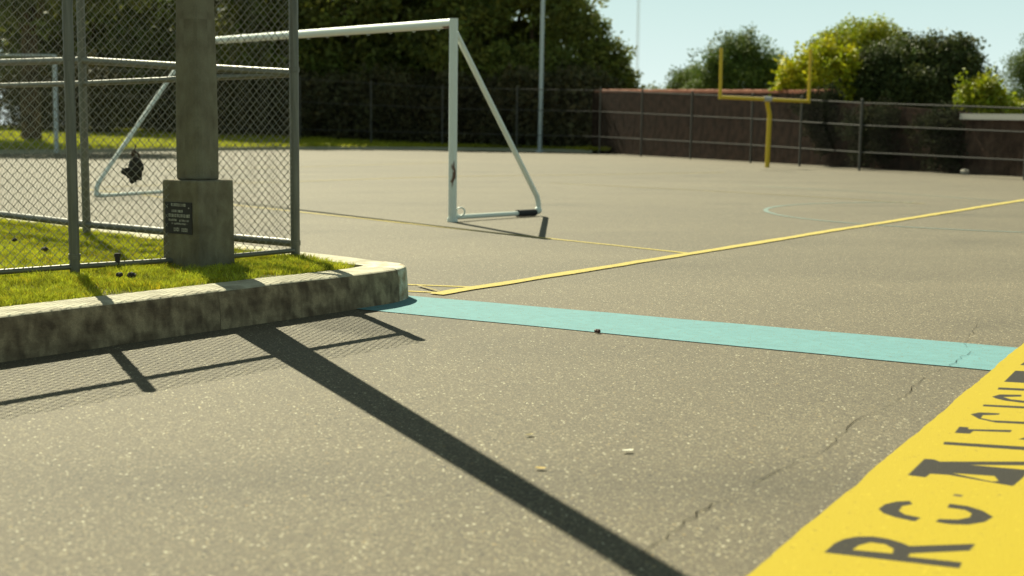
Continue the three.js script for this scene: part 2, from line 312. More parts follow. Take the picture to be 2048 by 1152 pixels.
const cornerPath = (() => { const o = [], c = new THREE.CubicBezierCurve(new THREE.Vector2(...nearB), new THREE.Vector2(nearB[0] + dn[0] * 0.27, nearB[1] + dn[1] * 0.27), new THREE.Vector2(cornerEnd[0] - fdir[0] * 0.16, cornerEnd[1] - fdir[1] * 0.16), new THREE.Vector2(...cornerEnd)); for (let i = 0; i <= 16; i++) { const p = c.getPoint(i / 16), t = c.getTangent(i / 16); o.push([p.x, p.y, -t.y, t.x]); } return o; })();
{
  const kerb = new THREE.Group(); kerb.name = 'concrete_kerb'; kerb.userData = { kind: 'structure', label: 'old stained concrete kerb round the raised lawn' }; scene.add(kerb);
  const seg = (path, topMat, faceMat, label) => {
    const [t, f] = sweepKerb(path); const s = part('kerb_segment', merge([f, cap(path[0], true), cap(path.at(-1), false)]), faceMat, kerb); part('kerb_top', t, topMat, s); if (label) s.userData.label = label;
  };
  const J = LN - 1.28;
  seg(linePath(at(0), at(J - 0.0015), nn, 0.06), mKerbTop, mKerbFace);
  seg([...linePath(at(J + 0.0015), nearB, nn, 0.06).slice(0, -1), ...cornerPath.slice(0, 6)], mKerbTop, mKerbFace);
  seg([...cornerPath.slice(5), ...linePath(cornerEnd, [cornerEnd[0] + fdir[0] * 0.12, cornerEnd[1] + fdir[1] * 0.12], foutward, 0.06).slice(1)], mKerbWhite, mKerbWhite, 'rounded white painted corner of the kerb');
  const f0 = [cornerEnd[0] + fdir[0] * 0.126, cornerEnd[1] + fdir[1] * 0.126];
  seg(linePath(f0, [f0[0] + fdir[0] * 3.2, f0[1] + fdir[1] * 3.2], foutward, 0.1), mKerbTop, mKerbFace);
  seg(linePath([f0[0] + fdir[0] * 3.206, f0[1] + fdir[1] * 3.206], farEnd, foutward, 0.1), mKerbTop, mKerbFace);
}
// soil bed
const bedPoly = [[nearA[0] - nn[0] * 0.29, nearA[1] - nn[1] * 0.29], [nearB[0] - nn[0] * 0.29 - 0.05, nearB[1] - nn[1] * 0.29 + 0.03], [cornerEnd[0] - foutward[0] * 0.29 + fdir[0] * 0.1, cornerEnd[1] - foutward[1] * 0.29 + fdir[1] * 0.1], [farEnd[0] - foutward[0] * 0.29, farEnd[1] - foutward[1] * 0.29]];
const mSoil = std({ map: dataTex(256, (i, j, o) => { const v = 0.7 + 0.6 * fbm(i * 0.06, j * 0.06, 8, 5) + 0.15 * perlin.noise(i * 0.6, j * 0.6, 0); o[0] = 116 * v; o[1] = 110 * v; o[2] = 40 * v; }), roughness: 1, bumpMap: bumpSmall, bumpScale: 0.01 });
{
  const s = new THREE.Shape(bedPoly.map((p) => new THREE.Vector2(p[0], -p[1])));
  const g = new THREE.ShapeGeometry(s); g.rotateX(-Math.PI / 2); g.translate(0, 0.195, 0);
  structure('lawn_soil', g, mSoil);
}
function inside(x, z) { let c = false; for (let i = 0, j = 3; i < 4; j = i++) { const [a, b] = bedPoly[i], [p, q] = bedPoly[j]; if ((b > z) !== (q > z) && x < (p - a) * (z - b) / (q - b) + a) c = !c; } return c; }
function tuftGeo(seed, n, h, w, spread, lean) {
  const R = rng(seed), P = [], I = [];
  for (let b = 0; b < n; b++) {
    const a = R() * 6.283, r = spread * Math.sqrt(R()), x = r * Math.cos(a), z = r * Math.sin(a), th = R() * 6.283, hh = h * (0.5 + 0.7 * R()), l = lean * (0.3 + R()) * hh, ox = Math.cos(a + R() - 0.5) * l, oz = Math.sin(a + R() - 0.5) * l, wx = Math.cos(th) * w / 2, wz = Math.sin(th) * w / 2, k = P.length / 3;
    P.push(x - wx, -0.01, z - wz, x + wx, -0.01, z + wz, x + ox * 0.35 - wx * 0.9, hh * 0.6, z + oz * 0.35 - wz * 0.9, x + ox * 0.35 + wx * 0.9, hh * 0.6, z + oz * 0.35 + wz * 0.9, x + ox, hh * 0.95, z + oz);
    I.push(k, k + 1, k + 2, k + 1, k + 3, k + 2, k + 2, k + 3, k + 4);
  }
  const g = new THREE.BufferGeometry(); g.setAttribute('position', new THREE.Float32BufferAttribute(P, 3)); g.setIndex(I); g.computeVertexNormals(); return g;
}
const leafMat = (r, g, b, tr = 0.4, rough = 0.65) => new THREE.MeshPhysicalMaterial({ color: lin(r, g, b), roughness: rough, transmission: tr, thickness: 0, side: THREE.DoubleSide, specularIntensity: 0.35 });
function instanced(name, geo, mat, mats, cols) {
  const m = new THREE.InstancedMesh(geo, mat, mats.length); m.name = name;
  mats.forEach((q, i) => { m.setMatrixAt(i, q); if (cols) m.setColorAt(i, cols[i]); });
  m.castShadow = m.receiveShadow = true; return m;
}
{
  const R = rng(5), M = [[], [], []], C = [[], [], []], q = new THREE.Quaternion();
  for (let i = 0; i < 85000; i++) {
    const x = -5.2 + 4.6 * R(), z = -13.5 + 9.5 * R(); if (!inside(x, z)) continue;
    const near = Math.min(1, ((x - nearA[0]) * -nn[0] + (z - nearA[1]) * -nn[1] - 0.29) / 0.16), d = fbm(x * 2.6, z * 2.6, 12);
    if (R() > 0.62 + 1.5 * d || R() > 0.35 + 0.65 * near) continue;
    const s = (0.5 + 0.6 * R() + 1.1 * Math.max(0, d)) * (0.75 + 0.25 * near), v = (R() * 3) | 0;
    M[v].push(new THREE.Matrix4().compose(V(x, 0.197, z), q.setFromAxisAngle(V(0, 1, 0), R() * 6.28).clone(), V(s, s, s)));
    const t = R(), y = 0.62 + 0.75 * R() + 0.5 * perlin.noise(x * 5, z * 5, 2); C[v].push(t < 0.08 ? lin(1.25 * y, 0.95 * y, 0.9) : lin(y, y * (0.94 + 0.1 * R()), y));
  }
  for (let v = 0; v < 3; v++) { const m = instanced(numbered('grass'), tuftGeo(60 + v, 12, 0.043, 0.0048, 0.034, 0.85), leafMat(0.45, 0.47, 0.036, 0.55), M[v], C[v]); m.userData = { kind: 'stuff', label: 'bright yellow green grass in the raised bed behind the kerb', category: 'grass' }; scene.add(m); }
}
// small debris in the bed
function lumpGeo(seed, r, sx = 1, sy = 1, sz = 1, amp = 0.35, f = 2.2, det = 3) {
  const g = new THREE.IcosahedronGeometry(1, det), p = g.attributes.position;
  for (let i = 0; i < p.count; i++) { const x = p.getX(i), y = p.getY(i), z = p.getZ(i), k = r * (1 + amp * perlin.noise(x * f + seed, y * f, z * f) + amp * 0.4 * perlin.noise(x * f * 2.6, y * f * 2.6 + seed, z * f * 2.6)); p.setXYZ(i, x * k * sx, y * k * sy, z * k * sz); }
  g.computeVertexNormals(); return g;
}
const mDark = std({ color: lin(0.03, 0.024, 0.02), roughness: 0.9 });
[[-2.28, 0.235, -7.50, 'dark clod lying on the grass strip nearer the stub, left one of two'], [-2.2, 0.237, -7.47, 'dark round clod lying on the grass strip, right one of two'], [-3.72, 0.24, -9.68, 'dark clod in the lawn at the left edge behind the fence'], [-3.25, 0.235, -9.0, 'small dark clod in the lawn left of the near fence post']].forEach(([x, y, z, l], i) => { const g = lumpGeo(i * 3.3, 0.017 + 0.004 * (i % 2), 1.2, 0.8, 1); g.translate(x, y + 0.01, z); single('soil_clod', g, mDark, l, 'clod', [x, 0.2, z], 'dark clods lying in the raised lawn'); });

// ---------------------------------------------------------------- fences round the bed
const mPipe = std({ map: dataTex(128, (i, j, o) => { const v = 0.9 + 0.25 * fbm(i * 0.07, j * 0.07, 3, 4); o[0] = 112 * v; o[1] = 110 * v; o[2] = 98 * v; }), roughness: 0.5, metalness: 0.25 });
const mWire = std({ color: lin(0.20, 0.19, 0.155), roughness: 0.55, metalness: 0.1 });
const mPipeDark = std({ color: lin(0.10, 0.095, 0.08), roughness: 0.5, metalness: 0.2 });
function meshGeo(a, b, y0, yTop0, yTop1, cw, ch, r, jit = 0.0022) {   // chain link between plan points a and b; zigzag wires
  const L = Math.hypot(b[0] - a[0], b[1] - a[1]), dx = (b[0] - a[0]) / L, dz = (b[1] - a[1]) / L, n = Math.floor(L / (cw / 2)), P = [], I = [];
  for (let k = 0; k < n; k++) {
    const sag = 0.006 * perlin.noise(k * 0.12, 2, 1), top = yTop0 + (yTop1 - yTop0) * (k / n), m = Math.round((top - y0) / (ch / 2));
    for (let j = 0; j <= m; j++) {
      const od = (j + k) % 2, off = (k + od) * cw / 2 + (od ? 0.0012 : -0.0012), y = y0 + j * ch / 2, bul = 0.012 * perlin.noise(off * 1.1, y * 1.4, a[0]), w = (od ? 1 : -1) * jit + bul;
      const px = a[0] + dx * (off + sag) - dz * w, pz = a[1] + dz * (off + sag) + dx * w, base = P.length / 3;
      for (let c = 0; c < 3; c++) { const t = c * 2.0944 + 0.5; P.push(px + dx * r * Math.cos(t) * 1.1 - dz * r * Math.sin(t), y, pz + dz * r * Math.cos(t) * 1.1 + dx * r * Math.sin(t)); }
      if (j) for (let c = 0; c < 3; c++) { const d = (c + 1) % 3; I.push(base - 3 + c, base - 3 + d, base + c, base - 3 + d, base + d, base + c); }
    }
  }
  const g = new THREE.BufferGeometry(); g.setAttribute('position', new THREE.Float32BufferAttribute(P, 3)); g.setIndex(I); g.computeVertexNormals(); return g;
}
const FC = [-1.50, -9.02], FL = [-2.66, -7.86], FD = [0.7193, -0.6947], FLL = [FC[0] - FD[0] * 5.2, FC[1] - FD[1] * 5.2];
const F1 = [-3.49, -10.626], F2 = [-4.62, -11.7], F3 = [-6.9, -13.9];
function collar(p, y, r, h = 0.035) { return bar([p[0], y - h / 2, p[1]], [p[0], y + h / 2, p[1]], r, r, 14); }
{
  const f = thing('chain_link_fence', 'grey pipe chain link fence along the near kerb, mesh panels beside the concrete column', 'fence', [FC[0], 0.2, FC[1]]);
  const postSpots = [[[FC[0] - 0.012, FC[1]], 2.29, 0.032], [FL, 2.55, 0.031], [[FL[0] - FD[0] * 2.4, FL[1] - FD[1] * 2.4], 2.7, 0.036]];
  for (const [p, h, r] of postSpots) {
    const m = part('post', merge([bar([p[0], 0.12, p[1]], [p[0], h, p[1]], r, r, 18), new THREE.SphereGeometry(r * 1.02, 14, 8).translate(p[0], h, p[1])]), mPipe, f);
    for (const y of [0.31, 1.5, 2.05]) part('clamp', collar(p, y, r + 0.005), mPipe, m);
  }
  part('top_rail', bar([FC[0], 2.06, FC[1]], [FLL[0], 2.93, FLL[1]], 0.029), mPipe, f);
  part('bottom_rail', pipe([[FC[0], 0.26, FC[1]], [-1.93, 0.245, -8.60], [FL[0], 0.25, FL[1]], [-3.0, 0.245, -7.56], [FLL[0], 0.24, FLL[1]]], 0.017, 60), mPipe, f);
  part('chain_link_mesh', meshGeo([FC[0] - FD[0] * 0.04, FC[1] - FD[1] * 0.04], FLL, 0.235, 2.36, 3.2, 0.06, 0.06, 0.0027), mWire, f);
  const g = thing('chain_link_fence', 'grey pipe chain link fence with heavy bottom rail along the far kerb behind the lawn', 'fence', [F1[0], 0.2, F1[1]]);
  const posts = [[F1, 2.6], [F3, 2.6]];
  for (const [p, h] of posts) { const m = part('post', merge([bar([p[0], 0.12, p[1]], [p[0], h, p[1]], 0.033, 0.033, 18), new THREE.SphereGeometry(0.034, 14, 8).translate(p[0], h, p[1])]), mPipe, g); for (const y of [0.31, 1.44, 1.63]) part('clamp', collar(p, y, 0.038), mPipe, m); }
  part('bottom_rail', merge([bar([FC[0], 0.305, FC[1]], [F1[0], 0.30, F1[1]], 0.029), bar([F1[0], 0.30, F1[1]], [F3[0], 0.30, F3[1]], 0.029)]), mPipeDark, g);
  part('middle_rail', merge([bar([FC[0], 1.47, FC[1]], [F1[0], 1.44, F1[1]], 0.022), bar([F1[0], 1.44, F1[1]], [F3[0], 1.46, F3[1]], 0.022)]), mPipe, g);
  part('upper_rail', merge([bar([FC[0], 1.475, FC[1]], [F1[0], 1.625, F1[1]], 0.029), bar([F1[0], 1.625, F1[1]], [F3[0], 1.70, F3[1]], 0.029)]), mPipe, g);
  part('chain_link_mesh', merge([meshGeo([FC[0] - 0.05, FC[1] - 0.04], F1, 0.28, 2.5, 2.6, 0.06, 0.06, 0.0013), meshGeo(F1, F3, 0.28, 2.6, 2.6, 0.06, 0.06, 0.0013)]), mWire, g);
}
// stub in the grass
{
  const b = [-2.46, 0.2, -8.06], t = thing('pipe_stub', 'short dark upright stub in the grass between the near post and the column', 'stub', b);
  part('stub_body', bar([b[0], 0.15, b[2]], [b[0], 0.295, b[2]], 0.017, 0.015, 14), mDark, t);
  part('stub_cap', bar([b[0], 0.295, b[2]], [b[0], 0.315, b[2]], 0.022, 0.018, 14), mDark, t);
  part('stub_collar', bar([b[0], 0.215, b[2]], [b[0], 0.235, b[2]], 0.026, 0.024, 14), mDark, t);
}
// concrete column on its plinth
const mColumn = std({ map: concreteTex([114, 108, 88], [92, 84, 66], 0.35, 51), bumpMap: bumpSmall, bumpScale: 0.003, roughness: 0.9 });
const mPlinth = std({ map: concreteTex([118, 110, 89], [88, 79, 62], 0.3, 57), bumpMap: bumpSmall, bumpScale: 0.004, roughness: 0.95 });
{
  const cx = -2.037, cz = -8.42, ry = Math.atan2(cx, -cz) * -1 + Math.PI / 4;
  const t = thing('concrete_column', 'tall grey concrete column on a square plinth beside the kerb', 'column', [cx, 0.2, cz]);
  part('plinth', prism([cx, cz], 0.324, 0.12, 0.765, 0.012, ry, 0.02), mPlinth, t);
  part('shaft', prism([cx, cz], 0.222, 0.765, 6.6, 0.07, ry, 0.5), mColumn, t);
  // dark notice plate on the plinth's left face
  const cv = document.createElement('canvas'); cv.width = 240; cv.height = 256; const x = cv.getContext('2d'), R = rng(9);
  x.fillStyle = 'rgb(30,24,22)'; x.fillRect(0, 0, 240, 256);
  const row = (y, h, x0, x1, gap) => { let p = x0; while (p < x1) { const w = Math.min(7 + 11 * R(), x1 - p), a = 0.55 + 0.4 * R(); x.fillStyle = `rgba(168,166,150,${a})`; x.fillRect(p, y + 3 * R(), w, h); if (R() < 0.6) { x.fillStyle = 'rgb(44,38,34)'; x.fillRect(p + w * 0.35, y + h * 0.4, w * 0.4, h * 0.3); } p += w + (R() < gap ? 9 : 2); } };
  row(8, 24, 56, 186, 0.05); row(60, 20, 60, 160, 0.3); row(94, 26, 32, 222, 0.05); row(136, 16, 32, 104, 0.1); row(138, 16, 128, 214, 0.15); row(166, 13, 56, 200, 0.3); row(204, 30, 76, 126, 0.02); row(206, 30, 146, 200, 0.02);
  x.fillStyle = 'rgb(150,146,140)'; for (const [a, b] of [[22, 42], [214, 44]]) { x.beginPath(); x.arc(a, b, 6, 0, 7); x.fill(); }
  const tx = new THREE.CanvasTexture(cv); tx.colorSpace = THREE.SRGBColorSpace; tx.magFilter = THREE.LinearFilter;
  const nrm = V(0, 0, 1).applyAxisAngle(V(0, 1, 0), ry - Math.PI / 2), side = V(1, 0, 0).applyAxisAngle(V(0, 1, 0), ry - Math.PI / 2);
  const g = new THREE.BoxGeometry(0.236, 0.202, 0.006); g.rotateY(ry - Math.PI / 2);
  const c = V(cx, 0.523, cz).addScaledVector(nrm, 0.163).addScaledVector(side, -0.012); g.translate(c.x, c.y, c.z);
  const mB = std({ color: lin(0.02, 0.015, 0.013), roughness: 0.6 }), mF = std({ map: tx, roughness: 0.6 });
  const s = new THREE.Mesh(g, [mB, mB, mB, mB, mF, mB]); s.name = 'notice_plate'; s.userData = { label: 'small dark notice plate with pale worn lines of print on the column plinth', category: 'sign', kind: 'thing' }; g.translate(-c.x, -c.y, -c.z); s.position.copy(c); s.castShadow = true; scene.add(s);
}
// dark bundle hanging on the fence
{
  const b = [-2.93, 0.66, -10.10], t = thing('cloth_bundle', 'dark ragged bundle hanging on the far fence left of the column', 'bundle', b);
  const shrink = (g) => { g.translate(2.93, -0.82, 10.1); g.scale(0.74, 0.84, 0.8); g.translate(-2.925, 0.815, -10.1); return g; };
  const mCloth = std({ color: lin(0.022, 0.019, 0.017), roughness: 0.95 }), mBrown = std({ color: lin(0.06, 0.035, 0.025), roughness: 0.9 });
  const body = lumpGeo(3.1, 0.085, 0.88, 1.15, 0.55, 0.45, 1.9, 5); body.translate(-2.925, 0.775, -10.1);
  const flap = lumpGeo(8.7, 0.055, 1.25, 0.75, 0.5, 0.6, 2.6, 4); flap.rotateZ(-0.35); flap.translate(-3.0, 0.735, -10.09);
  const tail = lumpGeo(5.2, 0.045, 0.9, 1.0, 0.5, 0.7, 2.8, 4); tail.translate(-2.955, 0.69, -10.09);
  part('bundle_body', shrink(merge([body, flap, tail])), mCloth, t);
  const loop = new THREE.TorusGeometry(0.03, 0.009, 8, 20); loop.scale(0.8, 1.15, 1); loop.translate(-2.915, 0.885, -10.1);
  part('hanging_loop', shrink(merge([loop, (() => { const g = lumpGeo(1.4, 0.032, 0.8, 1.1, 0.6, 0.5, 2.4, 3); g.translate(-2.945, 0.91, -10.1); return g; })(), bar([-2.94, 0.93, -10.1], [-2.93, 0.985, -10.12], 0.006)])), mBrown, t);
}

// ---------------------------------------------------------------- soccer goal
{
  const R0 = [-0.73, -15.69], L0 = [-5.36, -21.9], RF = [0.335, -17.0], LF = [-6.29, -19.65], H = 2.36, HL = 2.50;
  const mWhite = std({ color: lin(0.62, 0.66, 0.61), roughness: 0.42 });
  const rustTex = (fn, seed) => { const R = rng(seed); return dataTex(128, (i, j, o) => { const u = i / 128, v = j / 512, r = fn(u, v) + 0.75 * fbm(i * 0.09, j * 0.035, seed) + 0.1 * (R() - 0.5); if (r > 0.5) { const k = 0.7 + 0.5 * R(); o[0] = 92 * k; o[1] = 62 * k; o[2] = 44 * k; } else { const k = 0.97 + 0.05 * R(); o[0] = 205 * k; o[1] = 211 * k; o[2] = 203 * k; } }, true, 512); };
  const mPostRust = std({ map: rustTex((u, v) => { const d = Math.hypot((v - 0.235) / 0.045, (((u + 0.5 - 0.04) % 1) - 0.5) / 0.09); return Math.max(d < 1.6 ? 0.78 - 0.3 * d : 0, v < 0.02 ? 0.35 : 0); }, 3), roughness: 0.45 });
  const mBarRust = std({ map: rustTex((u, v) => (v < 0.022 && u > 0.2 && u < 0.75 ? 0.7 : 0.05), 8), roughness: 0.45 });
  const t = thing('soccer_goal', 'white soccer goal frame with rusty post, standing on the court', 'goal', [R0[0], 0, R0[1]]);
  part('crossbar', bar([R0[0], H, R0[1]], [L0[0], HL, L0[1]], 0.056, 0.056, 18), mBarRust, t);
  const side = (p, f, mat, sleeve, H) => {
    const post = part('post', merge([bar([p[0], 0.0, p[1]], [p[0], H + 0.056, p[1]], 0.052, 0.052, 18)]), mat, t);
    part('base_plate', merge([bar([p[0], 0.003, p[1]], [p[0], 0.05, p[1]], 0.066, 0.063, 16)]), mWhite, post);
    const k = (s, y) => [p[0] + (f[0] - p[0]) * s, y, p[1] + (f[1] - p[1]) * s];
    part('brace', merge([bar(k(0.02, H - 0.1), k(0.985, 0.24), 0.034, 0.034, 12), pipe([k(0.972, 0.27), k(0.992, 0.19), k(1.0, 0.12), k(0.985, 0.065), k(0.95, 0.05)], 0.034, 20, 12)]), mWhite, t);
    part('ground_bar', bar(k(0.03, 0.055), k(0.98, 0.05), 0.03, 0.03, 12), mWhite, t);
    part('elbow', new THREE.SphereGeometry(0.05, 14, 10).translate(...k(0.995, 0.075)), mWhite, t);
    if (sleeve) part('foam_sleeve', bar(k(0.74, 0.052), k(0.955, 0.05), 0.047, 0.047, 14), std({ color: lin(0.012, 0.011, 0.012), roughness: 0.8 }), t);
  };
  side(R0, RF, mPostRust, true, H); side(L0, LF, mWhite, false, HL);
  for (let i = 0; i < 14; i++) { const k = (i + 0.5) / 14, g = new THREE.TorusGeometry(0.016, 0.004, 6, 12); g.translate(R0[0] + (L0[0] - R0[0]) * k - 0.03, H + (HL - H) * k - 0.058, R0[1] + (L0[1] - R0[1]) * k - 0.02); part('net_clip', g, mWhite, t); }
  const ring = new THREE.TorusGeometry(0.05, 0.01, 8, 20); ring.translate(R0[0] + 0.095, 0.12, R0[1] - 0.08);
  part('ring', ring, mWhite, t);
}
// ---------------------------------------------------------------- football goal post
{
  const m = std({ color: lin(0.56, 0.37, 0.008), roughness: 0.5 }), b = [8.4, 0, -43.24], t = thing('football_goal', 'yellow gooseneck football goal post standing before the brown wall', 'goal post', b);
  part('gooseneck_post', merge([bar([8.4, 0, -43.24], [8.42, 1.66, -43.24], 0.078, 0.075, 16), pipe([[8.42, 1.62, -43.24], [8.415, 1.74, -43.23], [8.35, 1.98, -43.18], [8.29, 2.18, -43.1]], 0.074, 24, 14)]), m, t);
  const A = [6.58, 2.25, -42.0], B = [9.86, 2.20, -44.0];
  part('crossbar', bar(A, B, 0.056), m, t);
  part('upright', bar([A[0], A[1] - 0.06, A[2]], [A[0] - 0.01, 3.80, A[2]], 0.054, 0.05), m, t);
  part('upright', bar([B[0], B[1] - 0.06, B[2]], [B[0] + 0.01, 3.92, B[2]], 0.054, 0.05), m, t);
  part('bracket', bar([8.15, 2.24, -42.96], [8.42, 2.235, -43.12], 0.085), std({ color: lin(0.4, 0.38, 0.36), roughness: 0.5 }), t);
}
// ---------------------------------------------------------------- poles and mast
{
  const m = std({ color: lin(0.42, 0.45, 0.46), roughness: 0.45, metalness: 0.2 });
  const t = thing('light_pole', 'thin grey metal pole at the court edge beyond the soccer goal', 'pole', [1.39, 0, -69.5]);
  part('pole', bar([1.39, 0, -69.5], [1.45, 10.5, -69.5], 0.115, 0.10, 14), m, t);
  part('base_plate', bar([1.39, 0, -69.5], [1.39, 0.12, -69.5], 0.24, 0.2, 14), m, t);
  part('lamp_arm', bar([1.45, 10.45, -69.5], [0.2, 10.6, -69.0], 0.05), m, t);
  const u = thing('steel_post', 'slim grey post on the far lawn seen left of the near fence post', 'post', [-17.0, 0.3, -48.6]);
  part('post', bar([-17.0, 0.1, -48.6], [-16.97, 3.7, -48.6], 0.08, 0.08, 14), m, u);
  part('rail', bar([-16.97, 3.66, -48.6], [-25, 3.7, -50], 0.05), m, u);
  const M = std({ color: lin(0.72, 0.72, 0.70), roughness: 0.6 }), b = [23.2, 0, -250], q = thing('radio_mast', 'faint slender mast far behind the trees against the sky', 'mast', b);
  const L = []; for (let i = 0; i < 3; i++) { const a = i * 2.094; L.push(bar([b[0] + 0.28 * Math.cos(a), 0, b[2] + 0.28 * Math.sin(a)], [b[0] + 0.28 * Math.cos(a), 34, b[2] + 0.28 * Math.sin(a)], 0.035, 0.035, 6)); }
  part('legs', merge(L), M, q);
  const X = []; for (let y = 0; y < 34; y += 0.8) for (let i = 0; i < 3; i++) { const a = i * 2.094, c = a + 2.094; X.push(bar([b[0] + 0.28 * Math.cos(a), y, b[2] + 0.28 * Math.sin(a)], [b[0] + 0.28 * Math.cos(c), y + 0.8, b[2] + 0.28 * Math.sin(c)], 0.02, 0.02, 5)); }
  part('lattice', merge(X), M, q);
}

// ---------------------------------------------------------------- far lawn with its kerb
const lawnEdge = [[-40, -30], [-24, -44], [-18.6, -51], [-15.2, -60], [-10, -68.5], [-4, -72], [3.0, -69.5], [4.0, -66.6]];
const edgeCurve = new THREE.CatmullRomCurve3(lawnEdge.map((p) => V(p[0], 0, p[1])), false, 'centripetal');
{
  const n = 160, top = [], I = [], P = [], U = [], K = [], KI = [], KU = [];
  for (let i = 0; i <= n; i++) {
    const p = edgeCurve.getPointAt(i / n), d = edgeCurve.getTangentAt(i / n), nx = d.z, nz = -d.x;      // nx,nz points away from the court
    const q = [[0, 0], [0, 0.15], [0.02, 0.165], [0.3, 0.165], [0.3, 0.05]];
    q.forEach(([o, y], k) => { K.push(p.x + nx * o, y, p.z + nz * o); KU.push(i * 0.8, k * 0.3); if (i < n && k < 4) { const a = i * 5 + k; KI.push(a, a + 1, a + 5, a + 1, a + 6, a + 5); } });
    for (let k = 0; k < 9; k++) { const o = [0.3, 1, 2.5, 5, 8, 12, 18, 30, 60][k], y = [0.14, 0.17, 0.22, 0.33, 0.46, 0.62, 0.78, 0.9, 1.0][k]; P.push(p.x + nx * o * 0.7, y + 0.06 * perlin.noise(p.x * 0.3 + o, p.z * 0.3, 5) * Math.min(1, o), p.z - 0.0 + nz * o); U.push(p.x / 3 + o, p.z / 3); if (i < n && k < 8) { const a = i * 9 + k; I.push(a, a + 1, a + 9, a + 1, a + 10, a + 9); } }
  }
  const mk = (p, u, x) => { const g = new THREE.BufferGeometry(); g.setAttribute('position', new THREE.Float32BufferAttribute(p, 3)); g.setAttribute('uv', new THREE.Float32BufferAttribute(u, 2)); g.setIndex(x); g.computeVertexNormals(); return g; };
  structure('far_kerb', mk(K, KU, KI), std({ map: mKerbTop.map, roughness: 0.9, side: THREE.DoubleSide }), 'low concrete kerb along the far lawn');
  const lg = mk(P, U, I); structure('far_lawn', lg, std({ map: dataTex(256, (i, j, o) => { const v = 0.85 + 0.5 * fbm(i * 0.05, j * 0.05, 3, 5); o[0] = 156 * v; o[1] = 156 * v; o[2] = 34 * v; }), roughness: 1, side: THREE.DoubleSide }), 'sunlit sloping lawn behind the far kerb');
  void top;
  const R = rng(15), M = [], C = [], pos = lg.attributes.position, tri = lg.index, a = V(), b = V(), c = V();
  for (let i = 0; i < 16000; i++) {
    const t = Math.floor(R() * (tri.count / 3)) * 3; a.fromBufferAttribute(pos, tri.getX(t)); b.fromBufferAttribute(pos, tri.getX(t + 1)); c.fromBufferAttribute(pos, tri.getX(t + 2));
    let u = R(), v = R(); if (u + v > 1) { u = 1 - u; v = 1 - v; }
    const p = a.clone().multiplyScalar(1 - u - v).addScaledVector(b, u).addScaledVector(c, v); if (p.z < -92 || p.x < -32) continue;
    const s = 0.8 + 0.7 * R(); M.push(new THREE.Matrix4().compose(p, new THREE.Quaternion().setFromAxisAngle(V(0, 1, 0), R() * 6.28), V(s, s * 0.8, s))); const y = 0.7 + 0.6 * R(); C.push(lin(y, y, y));
  }
  const m = instanced(numbered('grass'), tuftGeo(90, 12, 0.15, 0.04, 0.22, 0.8), leafMat(0.45, 0.46, 0.036, 0.55), M, C); m.userData = { kind: 'stuff', label: 'yellow green grass on the far lawn under the dark trees', category: 'grass' }; scene.add(m);
}

// ---------------------------------------------------------------- far fence and wall
const FF = [[-26, -62, 4.0], [-12, -73.5, 3.9], [-4, -73.2, 3.5], [4.3, -65.5, 3.2], [9.0, -49.6, 2.52], [10.75, -40.6, 2.12], [13.2, -33.7, 1.86], [16.5, -27, 1.7]];
{
  const t = thing('chain_link_fence', 'long dark chain link fence with three rails along the far end of the court', 'fence', [4.3, 0, -65.5]);
  const mf = std({ color: lin(0.09, 0.083, 0.074), roughness: 1 }), mr = std({ color: lin(0.05, 0.047, 0.043), roughness: 1 });
  const rails = [[], [], []], meshes = [];
  for (let i = 0; i < FF.length - 1; i++) {
    const [x0, z0, h0] = FF[i], [x1, z1, h1] = FF[i + 1], L = Math.hypot(x1 - x0, z1 - z0), n = Math.max(1, Math.round(L / 5.2));
    [0.985, 0.66, 0.27].forEach((k, j) => rails[j].push(bar([x0, h0 * k, z0], [x1, h1 * k, z1], 0.021, 0.021, 6)));
    for (let k = 0; k < n; k++) { const s = k / n, x = x0 + (x1 - x0) * s, z = z0 + (z1 - z0) * s, h = h0 + (h1 - h0) * s; part('post', merge([bar([x, 0, z], [x, h + 0.06, z], 0.04, 0.04, 8), new THREE.SphereGeometry(0.05, 8, 6).translate(x, h + 0.06, z)]), mf, t); }
    meshes.push(meshGeo([x0, z0], [x1, z1], 0.06, h0, h1, 0.14, 0.14, 0.0023, 0.004));
  }
  part('top_rail', merge(rails[0]), mr, t); part('middle_rail', merge(rails[1]), mr, t); part('lower_rail', merge(rails[2]), mr, t);
  const m = part('chain_link_mesh', merge(meshes), std({ color: lin(0.03, 0.026, 0.022), roughness: 1 }), t); m.userData.kind = 'stuff';
}
